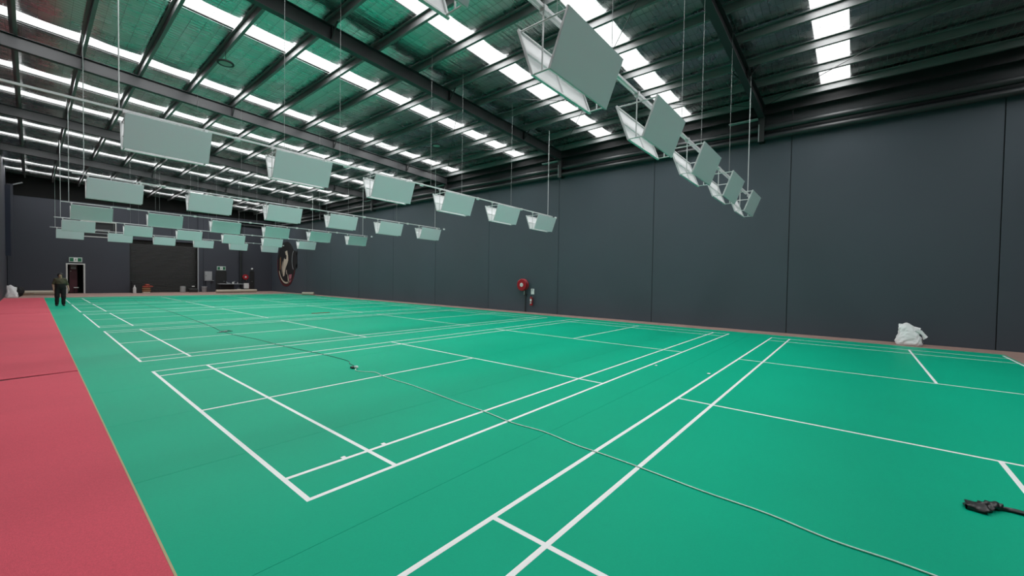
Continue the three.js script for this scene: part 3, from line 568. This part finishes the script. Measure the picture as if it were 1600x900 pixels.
crate('equipment_case', 'black equipment case with white bottle shape beside the left shutter edge', 'case', [4.4, 0, ZB + 0.75], [['body', rbox(-0.3, 0.32, 0, 0.85, -0.22, 0.22, 0.03), M.black], ['lid', rbox(-0.31, 0.33, 0.85, 0.95, -0.23, 0.23, 0.02), M.rubber], ['handle', tube([V(-0.1, 0.95, 0), V(-0.08, 1.02, 0), V(0.08, 1.02, 0), V(0.1, 0.95, 0)], 0.012, 16), M.rubber]]);
crate('white_bottle', 'white plastic bottle standing before the black case', 'bottle', [4.24, 0, ZB + 1.15], [['body', new THREE.LatheGeometry([[0, 0], [0.1, 0], [0.11, 0.02], [0.11, 0.42], [0.06, 0.52], [0.04, 0.55], [0.04, 0.62], [0, 0.62]].map((p) => new THREE.Vector2(...p)), 22), M.offwhite], ['cap', bar(V(0, 0.62, 0), V(0, 0.68, 0), 0.045), M.boxGrey]]);
{
  const t = thing('orange_bundle', 'stack of orange-red folded covers by the roller shutter', 'bundle', [5.0, 0, ZB + 1.0]);
  mesh('pallet', rbox(-0.24, 0.22, 0, 0.1, -0.2, 0.2, 0.015), M.cream, t);
  const lump = (x0, x1, y0, y1, s) => { const g = new THREE.SphereGeometry(1, 28, 16), p = g.attributes.position; for (let i = 0; i < p.count; i++) { const f = (v) => Math.sign(v) * Math.abs(v) ** 0.55; const k = 1 + 0.12 * (vnoise(p.getX(i) * 3 + s, p.getY(i) * 3 + p.getZ(i) * 2 + s, 99, 99, 3) - 0.5); p.setXYZ(i, (x0 + x1) / 2 + f(p.getX(i)) * (x1 - x0) / 2 * k, (y0 + y1) / 2 + f(p.getY(i)) * (y1 - y0) / 2, f(p.getZ(i)) * 0.22 * k); } g.computeVertexNormals(); return g; };
  mesh('folded_cover', lump(-0.26, 0.28, 0.1, 0.3, 5), M.brown, t); mesh('folded_cover', lump(-0.28, 0.26, 0.29, 0.46, 9), M.brown, t);
  mesh('folded_cover', lump(-0.26, 0.24, 0.45, 0.6, 14), M.orange, t); mesh('folded_cover', lump(-0.1, 0.2, 0.57, 0.76, 17), M.orange, t); mesh('folded_cover', lump(0.12, 0.42, 0.5, 0.62, 19), M.orange, t);
}
crate('metal_drum', 'shiny metal drum standing before the roller shutter', 'drum', [7.55, 0, ZB + 0.5], [['body', new THREE.LatheGeometry([[0, 0], [0.17, 0], [0.2, 0.03], [0.21, 0.2], [0.19, 0.24], [0.19, 0.28], [0.21, 0.32], [0.2, 0.5], [0.17, 0.54], [0.15, 0.56], [0, 0.56]].map((p) => new THREE.Vector2(...p)), 30), M.galv], ['rim', new THREE.TorusGeometry(0.19, 0.012, 8, 30).rotateX(Math.PI / 2).translate(0, 0.55, 0), M.galv]]);
crate('tool_bag', 'low black tool bag with white tag by the shutter', 'bag', [8.35, 0, ZB + 0.5], [['body', rbox(-0.4, 0.3, 0, 0.34, -0.2, 0.2, 0.08), M.rubber], ['handle', tube([V(-0.2, 0.33, 0), V(-0.15, 0.5, 0), V(0.05, 0.5, 0), V(0.1, 0.33, 0)], 0.018, 20), M.rubber], ['tag_plate', rbox(-0.14, 0.06, 0.5, 0.58, -0.02, 0.03, 0.01), M.white]]);
crate('dark_bucket', 'dark bucket on floor left of the switchboard post', 'bucket', [9.15, 0, ZB + 0.45], [['bucket', new THREE.LatheGeometry([[0, 0], [0.17, 0], [0.21, 0.5], [0.22, 0.5], [0.22, 0.53], [0.2, 0.53], [0.16, 0.02], [0, 0.02]].map((p) => new THREE.Vector2(...p)), 24), M.boxGrey], ['handle', tube([V(-0.2, 0.48, 0.02), V(-0.12, 0.34, 0.19), V(0.12, 0.34, 0.19), V(0.2, 0.48, 0.02)], 0.008, 20), M.black]]);
crate('low_stool', 'black stool with white seat inside the open doorway', 'stool', [1.0, 0, ZB - 0.6], [['seat', rbox(-0.14, 0.14, 0.42, 0.48, -0.13, 0.13, 0.02), M.white], ['leg', bar(V(-0.11, 0.01, -0.1), V(-0.1, 0.42, -0.09), 0.015), M.black], ['leg', bar(V(0.11, 0.01, -0.1), V(0.1, 0.42, -0.09), 0.015), M.black], ['leg', bar(V(-0.11, 0.01, 0.1), V(-0.1, 0.42, 0.09), 0.015), M.black], ['leg', bar(V(0.11, 0.01, 0.1), V(0.1, 0.42, 0.09), 0.015), M.black]]);

// ------------------------------------------------------------------ white sacks
function sack(label, pos, turn, sx, sy, ear) {
  const t = thing('white_sack', label, 'sack', pos, turn, 'white woven sacks');
  const nu = 72, nv = 44, p = [], uv = [], idx = [];
  const N = (a, b, s) => vnoise(a + 40, b + 40, 400, 400, s) - 0.5;
  for (let j = 0; j <= nv; j++) for (let i = 0; i <= nu; i++) {
    const v = j / nv, a = i / nu * Math.PI * 2, c = Math.cos(a), s = Math.sin(a);
    const w = (0.27 - 0.07 * v + 0.015 * Math.sin(v * 9)) * (v < 0.04 ? 0.95 : 1), d = 0.16 * (1 - 0.86 * v ** 1.6) * (0.75 + 0.25 * Math.min(1, v * 8));
    const sq = (q, e) => Math.sign(q) * Math.abs(q) ** e;
    let x = w * sq(c, 0.6), z = d * sq(s, 0.8), y = 0.58 * v;
    y += v * v * (0.05 * Math.sin(x * 17 + 2.2) - 0.06 * (x / 0.22) + 0.03 * N(x * 30, 1, 5));
    const wr = 0.05 * N(a * 2.6 + 7, v * 5, 3) + 0.028 * N(a * 6 + v * 4, v * 9 + a, 4) + 0.012 * N(a * 14, v * 24, 9);
    const fade = Math.min(1, v * 6);
    x += c * wr * fade; z += s * wr * fade * (1 - 0.7 * v);
    p.push(x * sx, y * sy, z); uv.push(i / nu * 1.2, v * 0.6);
  }
  for (let j = 0; j < nv; j++) for (let i = 0; i < nu; i++) { const q = j * (nu + 1) + i; idx.push(q, q + nu + 1, q + 1, q + 1, q + nu + 1, q + nu + 2); }
  const base = p.length / 3; p.push(0, 0.012, 0); uv.push(0.5, 0);
  for (let i = 0; i < nu; i++) idx.push(base, i, i + 1);
  const top = p.length / 3; p.push(0, 0.56 * sy, 0); uv.push(0.5, 0.6);
  for (let i = 0; i < nu; i++) idx.push(top, nv * (nu + 1) + i + 1, nv * (nu + 1) + i);
  const g = new THREE.BufferGeometry(); g.setAttribute('position', new THREE.Float32BufferAttribute(p, 3)); g.setAttribute('uv', new THREE.Float32BufferAttribute(uv, 2)); g.setIndex(idx); g.computeVertexNormals();
  mesh('body', g, M.sack, t).material.side = THREE.DoubleSide;
  if (ear) {
    const e = []; const pts = [[0.14, 0.44, 0.05], [0.21, 0.40, 0.045], [0.27, 0.33, 0.035], [0.31, 0.26, 0.05], [0.325, 0.235, 0.06]];
    const ep = [], ei = [], k = 14;
    pts.forEach(([x, y, r], j) => { for (let i = 0; i <= k; i++) { const a = i / k * Math.PI * 2, rr2 = r * (1 + 0.25 * Math.sin(a * 3 + j)); ep.push(x + 0.7 * rr2 * Math.cos(a), y + 0.7 * rr2 * Math.cos(a), 0.05 + 0.6 * rr2 * Math.sin(a)); } });
    for (let j = 0; j + 1 < pts.length; j++) for (let i = 0; i < k; i++) { const q = j * (k + 1) + i; ei.push(q, q + 1, q + k + 1, q + 1, q + k + 2, q + k + 1); }
    const eg = new THREE.BufferGeometry(); eg.setAttribute('position', new THREE.Float32BufferAttribute(ep, 3)); eg.setAttribute('uv', new THREE.Float32BufferAttribute(new Float32Array(ep.length / 3 * 2), 2)); eg.setIndex(ei); eg.computeVertexNormals();
    mesh('loose_corner', eg, M.sack, t);
  }
  return t;
}
sack('white woven sack leaning against the long right wall', [14.55, 0, 4.28], -Math.PI / 2, 1, 1, true);
sack('white sack at the far left beside the red runner', [-2.12, 0, -37.75], 0, 0.95, 1.3, false);
crate('dark_jacket', 'crumpled dark jacket behind the far left white sack', 'clothing', [-1.95, 0, -38.3], [['cloth', (() => { const g = new THREE.SphereGeometry(0.34, 30, 20), p = g.attributes.position; for (let i = 0; i < p.count; i++) { const k = 1 + 0.35 * (vnoise(p.getX(i) * 9 + 30, p.getY(i) * 9 + p.getZ(i) * 7 + 30, 99, 99, 5) - 0.5); p.setXYZ(i, p.getX(i) * k, Math.max(0, (p.getY(i) + 0.34) * 1.1 * k), p.getZ(i) * 0.6 * k); } g.computeVertexNormals(); return g; })(), M.cloth]]);

// ------------------------------------------------------------------ cords and litter on the mat
const F = MAT.t;
const path = (l, h) => l.map(([x, z]) => V(x, F + 0.002 + h, z));
{
  const t = thing('extension_cord', 'dark extension cord running along the far courts to the plug', 'cord');
  mesh('cable', tube(path([[3.1, -36.5], [2.9, -32], [2.6, -28], [2.59, -25.2], [2.62, -20], [2.51, -15.6], [2.4, -12.6], [2.3, -11.1], [2.32, -10.15], [2.47, -8.85], [2.55, -7.1], [2.7, -5.7], [2.74, -4.95], [2.72, -4.5], [2.62, -4.3], [2.6, -4.1], [2.5, -4.02], [2.47, -3.93]], 0.004), 0.0048, 300, 8), M.rubber, t);
  mesh('socket_end', rbox(2.44, 2.5, F + 0.001, F + 0.036, -3.95, -3.86, 0.01), M.rubber, t);
}
{
  const t = thing('green_cord', 'pale green cord crossing the near courts from the plug', 'cord');
  mesh('cable', tube(path([[2.49, -3.82], [2.43, -3.74], [2.42, -3.6], [2.47, -3.5], [2.57, -3.33], [2.53, -3.05], [2.5, -2.75], [2.5, -2.2], [2.45, -1.55], [2.39, -0.9], [2.36, -0.4], [2.3, 0.06], [2.32, 0.5], [2.25, 0.95], [2.24, 1.21], [2.21, 1.64], [2.15, 2.2], [2.13, 2.64], [2.06, 3.01], [2.06, 3.31], [2.05, 3.46], [2.0, 4.2], [2.1, 5.4]], 0.005), 0.006, 320, 8), M.mint, t);
  mesh('plug', [new THREE.SphereGeometry(0.028, 18, 12).translate(2.51, F + 0.03, -3.83), bar(V(2.51, F + 0.034, -3.83), V(2.49, F + 0.03, -3.87), 0.026, 0.022, 16)], M.white, t);
}
{
  const t = thing('power_board', 'grey power board with a tangle of loops on the cord', 'power board', [2.3, F, -11.0], 0.5); t.scale.setScalar(0.62);
  mesh('case', rbox(-0.2, 0.2, 0.001, 0.04, -0.035, 0.035, 0.01), M.boxGrey, t);
  for (let k = 0; k < 4; k++) mesh('socket', rbox(-0.16 + k * 0.09, -0.1 + k * 0.09, 0.04, 0.045, -0.022, 0.022, 0.002), M.white, t);
  mesh('cable_loop', tube([V(0.2, 0.02, 0), V(0.34, 0.02, 0.1), V(0.25, 0.02, 0.25), V(0.0, 0.02, 0.22), V(-0.15, 0.05, 0.1), V(0.05, 0.06, -0.12), V(0.3, 0.04, -0.2), V(0.42, 0.02, -0.05), V(0.2, 0.05, 0.12), V(-0.2, 0.03, 0.16), V(-0.36, 0.012, 0.02)], 0.007, 120), M.rubber, t);
}
tag(mesh('dark_batten', rbox(6.72, 7.52, F + 0.001, F + 0.022, -15.38, -15.28, 0.005), M.brown), 'thin dark batten lying on the green mat', 'batten');
function scrap(label, x, z, s) { const g = new THREE.PlaneGeometry(s, s * 0.6, 6, 4).rotateX(-Math.PI / 2), p = g.attributes.position; for (let i = 0; i < p.count; i++) p.setY(i, 0.003 + 0.012 * vnoise(p.getX(i) * 60 + 20, p.getZ(i) * 60 + 20, 99, 99, 6)); const q = g.clone(); q.translate(0, -0.0015, 0); const gi = g; gi.computeVertexNormals(); const o = mesh('paper_scrap', gi, M.line); o.material.side = THREE.DoubleSide; o.position.set(x, F, z); tag(o, label, 'scrap', 'white scraps on the mat'); }
scrap('tiny white scrap just below the near line of the second court', 6.69, 0.1, 0.07);
scrap('tiny white scrap beside the sideline of the nearest court', 6.67, 1.08, 0.08);
{
  // knotted dark strap at the lower right
  const t = thing('black_strap', 'black knotted strap lying at the lower right of the mat', 'strap', [3.3, F, 3.85], 0);
  const ribbon = (pts, w, h) => {                         // flattened, slightly domed band along a path
    const c = new THREE.CatmullRomCurve3(pts, false, 'centripetal'), n = 40, k = 12, p = [], idx = [];
    for (let j = 0; j <= n; j++) {
      const u = j / n, q = c.getPoint(u), d = c.getTangent(u), s = V(0, 1, 0).cross(d).normalize(), ww = typeof w === 'function' ? w(u) : w;
      for (let i = 0; i <= k; i++) { const a = i / k * Math.PI * 2, f = 1 + 0.18 * Math.sin(3 * a + u * 14); p.push(q.x + s.x * ww * Math.cos(a) * f, Math.max(0.001, q.y + h * (0.55 + 0.5 * Math.sin(a) * f) - 0.05 * h), q.z + s.z * ww * Math.cos(a) * f); }
    }
    for (let j = 0; j < n; j++) for (let i = 0; i < k; i++) { const a = j * (k + 1) + i; idx.push(a, a + 1, a + k + 1, a + 1, a + k + 2, a + k + 1); }
    const g = new THREE.BufferGeometry(); g.setAttribute('position', new THREE.Float32BufferAttribute(p, 3)); g.setAttribute('uv', new THREE.Float32BufferAttribute(new Float32Array(p.length / 3 * 2), 2)); g.setIndex(idx); g.computeVertexNormals(); return g;
  };
  mesh('flat_end', ribbon([V(-0.07, 0, -0.085), V(-0.03, 0.0, -0.04), V(0.02, 0.002, 0.01), V(0.045, 0.003, 0.04)], (u) => 0.008 + 0.068 * Math.sin(Math.min(1, u * 1.5) * Math.PI * 0.75), 0.042), M.strap, t);
  mesh('knot', ribbon([V(0.02, 0.0, 0.0), V(0.05, 0.006, 0.045), V(0.085, 0.004, 0.085), V(0.1, 0, 0.12)], (u) => 0.018 + 0.022 * Math.sin(u * Math.PI), 0.05), M.strap, t);
  mesh('tail', ribbon([V(0.07, 0, 0.08), V(0.1, 0, 0.14), V(0.1, 0, 0.22), V(0.05, 0, 0.36), V(0.0, 0, 0.6), V(0.06, 0, 0.95)], 0.019, 0.028), M.strap, t);
}

// ------------------------------------------------------------------ the standing person
{
  const cap = (p, a, b, ra, rb) => { const bx = b[0] - a[0], by = b[1] - a[1], bz = b[2] - a[2], px = p[0] - a[0], py = p[1] - a[1], pz = p[2] - a[2]; const h = Math.max(0, Math.min(1, (px * bx + py * by + pz * bz) / (bx * bx + by * by + bz * bz))); return Math.hypot(px - h * bx, py - h * by, pz - h * bz) - (ra + (rb - ra) * h); };
  const ell = (p, c, r) => { const k0 = Math.hypot((p[0] - c[0]) / r[0], (p[1] - c[1]) / r[1], (p[2] - c[2]) / r[2]), k1 = Math.hypot((p[0] - c[0]) / r[0] ** 2, (p[1] - c[1]) / r[1] ** 2, (p[2] - c[2]) / r[2] ** 2); return k1 === 0 ? -Math.min(...r) : k0 * (k0 - 1) / k1; };
  const smin = (a, b, k) => { const h = Math.max(k - Math.abs(a - b), 0) / k; return Math.min(a, b) - h * h * k * 0.25; };
  function surface(f, c, half, cell) {
    const n = Math.ceil(2 * half / cell), mc = new MarchingCubes(n, new THREE.MeshBasicMaterial(), false, false, 400000);
    mc.isolation = 0;
    const hs = n / 2;
    for (let k = 0; k < n; k++) for (let j = 0; j < n; j++) for (let i = 0; i < n; i++) mc.field[k * n * n + j * n + i] = -f([c[0] + (i - hs) / hs * half, c[1] + (j - hs) / hs * half, c[2] + (k - hs) / hs * half]);
    mc.update();
    const m = mc.count, g = new THREE.BufferGeometry(), p = mc.positionArray.slice(0, m * 3), nn = mc.normalArray.slice(0, m * 3);
    for (let i = 0; i < m; i++) { p[i * 3] = c[0] + p[i * 3] * half; p[i * 3 + 1] = c[1] + p[i * 3 + 1] * half; p[i * 3 + 2] = c[2] + p[i * 3 + 2] * half; }
    g.setAttribute('position', new THREE.BufferAttribute(p, 3)); g.setAttribute('normal', new THREE.BufferAttribute(nn, 3)); g.setAttribute('uv', new THREE.BufferAttribute(new Float32Array(m * 2), 2));
    return g;
  }
  const J = { hipL: [-0.09, 0.86, 0], hipR: [0.09, 0.86, 0], kneeL: [-0.11, 0.47, 0.02], kneeR: [0.1, 0.47, 0.04], ankL: [-0.12, 0.09, -0.02], ankR: [0.1, 0.09, 0.0], shL: [-0.15, 1.30, -0.01], shR: [0.15, 1.30, -0.01], elL: [-0.235, 1.05, -0.03], elR: [0.24, 1.05, -0.03], wrL: [-0.225, 0.83, 0.06], wrR: [0.275, 0.83, 0.05] };
  const legs = (p, e) => Math.min(smin(cap(p, J.hipL, J.kneeL, 0.088 + e, 0.058 + e), cap(p, J.kneeL, J.ankL, 0.057 + e, 0.04 + e), 0.03), smin(cap(p, J.hipR, J.kneeR, 0.088 + e, 0.058 + e), cap(p, J.kneeR, J.ankR, 0.057 + e, 0.04 + e), 0.03));
  const torso = (p, e) => smin(smin(ell(p, [0, 0.9, 0], [0.165 + e, 0.13 + e, 0.115 + e]), ell(p, [0, 1.06, 0.01], [0.15 + e, 0.2 + e, 0.11 + e]), 0.06), ell(p, [0, 1.2, 0], [0.155 + e, 0.15 + e, 0.11 + e]), 0.08);
  const uparms = (p, e) => Math.min(cap(p, J.shL, J.elL, 0.055 + e, 0.042 + e), cap(p, J.shR, J.elR, 0.055 + e, 0.042 + e));
  const forearms = (p) => Math.min(cap(p, J.elL, J.wrL, 0.041, 0.027), cap(p, J.elR, J.wrR, 0.041, 0.027));
  const hc = [0, 1.5, 0.01];
  const head = (p) => {
    let d = ell(p, hc, [0.073, 0.105, 0.09]);
    d = smin(d, ell(p, [0, 1.43, 0.035], [0.05, 0.05, 0.055]), 0.03);                       // jaw
    d = smin(d, cap(p, [0, 1.515, 0.1], [0, 1.482, 0.116], 0.007, 0.013), 0.012);            // nose
    for (const s of [-1, 1]) { d = smin(d, ell(p, [s * 0.077, 1.49, 0.0], [0.012, 0.03, 0.018]), 0.008); d = Math.max(d, -ell(p, [s * 0.03, 1.512, 0.102], [0.016, 0.009, 0.012])); d = Math.min(d, ell(p, [s * 0.03, 1.51, 0.086], [0.011, 0.009, 0.011])); }
    d = Math.max(d, -ell(p, [0, 1.445, 0.097], [0.024, 0.004, 0.012]));                      // mouth
    d = smin(d, ell(p, [0, 1.437, 0.088], [0.02, 0.006, 0.008]), 0.006);
    return d;
  };
  const traps = (p, e) => Math.min(cap(p, [-0.03, 1.36, -0.01], J.shL, 0.045 + e, 0.045 + e), cap(p, [0.03, 1.36, -0.01], J.shR, 0.045 + e, 0.045 + e));
  const neck = (p) => cap(p, [0, 1.32, -0.01], [0, 1.42, 0.0], 0.056, 0.048);
  const hand = (s) => {
    const w = s < 0 ? J.wrL : J.wrR, o = (x, y, z) => [w[0] + s * x, w[1] + y, w[2] + z];
    const palm = (p) => ell(p, o(0.0, -0.05, 0.012), [0.017, 0.052, 0.04]);
    const fing = [[-0.026, 0.07], [-0.009, 0.08], [0.008, 0.075], [0.024, 0.06]];
    return (p) => {
      let d = smin(palm(p), cap(p, w, o(0, -0.03, 0.008), 0.026, 0.02), 0.02);
      for (const [z, L] of fing) { const a = o(0, -0.085, 0.014 - z), b = o(-0.008, -0.085 - L * 0.55, 0.018 - z), c = o(-0.024, -0.085 - L * 0.95, 0.02 - z); d = smin(d, Math.min(cap(p, a, b, 0.0085, 0.008), cap(p, b, c, 0.008, 0.0065)), 0.006); }
      const t0 = o(-0.004, -0.035, 0.04), t1 = o(-0.012, -0.075, 0.062), t2 = o(-0.018, -0.1, 0.06);
      return smin(d, Math.min(cap(p, t0, t1, 0.012, 0.01), cap(p, t1, t2, 0.01, 0.008)), 0.008);
    };
  };
  const all = (p) => smin(smin(smin(smin(torso(p, 0), traps(p, 0), 0.05), legs(p, 0), 0.05), smin(uparms(p, 0), forearms(p), 0.02), 0.04), neck(p), 0.05);
  const who = thing('person', 'standing person in olive shirt and black trousers on far mat', 'person', [-0.39, F, -27.0], 0.05);
  const footY = (g) => g;
  const body = merge([surface((p) => smin(all(p), ell(p, hc, [0.06, 0.09, 0.075]), 0.03), [0, 0.8, 0], 0.82, 0.0125), surface((p) => smin(head(p), neck(p), 0.025), [0, 1.46, 0.01], 0.19, 0.0042), surface(hand(-1), [J.wrL[0], J.wrL[1] - 0.075, J.wrL[2]], 0.13, 0.0035), surface(hand(1), [J.wrR[0], J.wrR[1] - 0.075, J.wrR[2]], 0.13, 0.0035)]);
  mesh('body', body, M.skin, who);
  mesh('shirt', surface((p) => { const n = 0.004 * Math.sin(p[1] * 30 + Math.sin(p[0] * 20) * 2); let d = smin(smin(torso(p, 0.016), traps(p, 0.012), 0.05), uparms(p, 0.016), 0.035) + n; d = Math.max(d, 0.9 - p[1], ell(p, [0, 1.44, 0.03], [0.07, 0.09, 0.1]) * -1); for (const e of [J.elL, J.elR]) d = Math.max(d, 0.055 - Math.hypot(p[0] - e[0], p[1] - e[1], p[2] - e[2])); return d; }, [0, 1.15, 0], 0.36, 0.0085), M.shirt, who);
  mesh('trousers', surface((p) => { let d = smin(legs(p, 0.024), ell(p, [0, 0.9, 0], [0.178, 0.13, 0.13]), 0.04) + 0.003 * Math.sin(p[1] * 24 + p[0] * 9); return Math.max(d, 0.055 - p[1], p[1] - 0.985); }, [0, 0.52, 0], 0.52, 0.0095), M.cloth, who);
  mesh('waist_bag', surface((p) => Math.max(Math.max(torso(p, 0.032), Math.abs(p[1] - 1.0) - 0.09), -torso(p, 0.008)), [0, 1.0, 0], 0.24, 0.008), M.cloth, who);
  mesh('hair', surface((p) => Math.max(ell(p, [0, 1.52, -0.004], [0.1, 0.118, 0.108]), -ell(p, [0, 1.465, 0.115], [0.074, 0.095, 0.082])), [0, 1.51, 0], 0.14, 0.0045), M.hair, who);
  for (const s of [-1, 1]) { const a = s < 0 ? J.ankL : J.ankR; mesh('shoe', surface((p) => Math.max(smin(ell(p, [a[0] + s * 0.01, 0.035, a[2] + 0.055], [0.048, 0.045, 0.125]), ell(p, [a[0], 0.07, a[2] - 0.005], [0.045, 0.055, 0.055]), 0.03), 0.002 - p[1]), [a[0], 0.06, a[2] + 0.05], 0.16, 0.006), M.rubber, who); }
}

renderer.render(scene, camera);
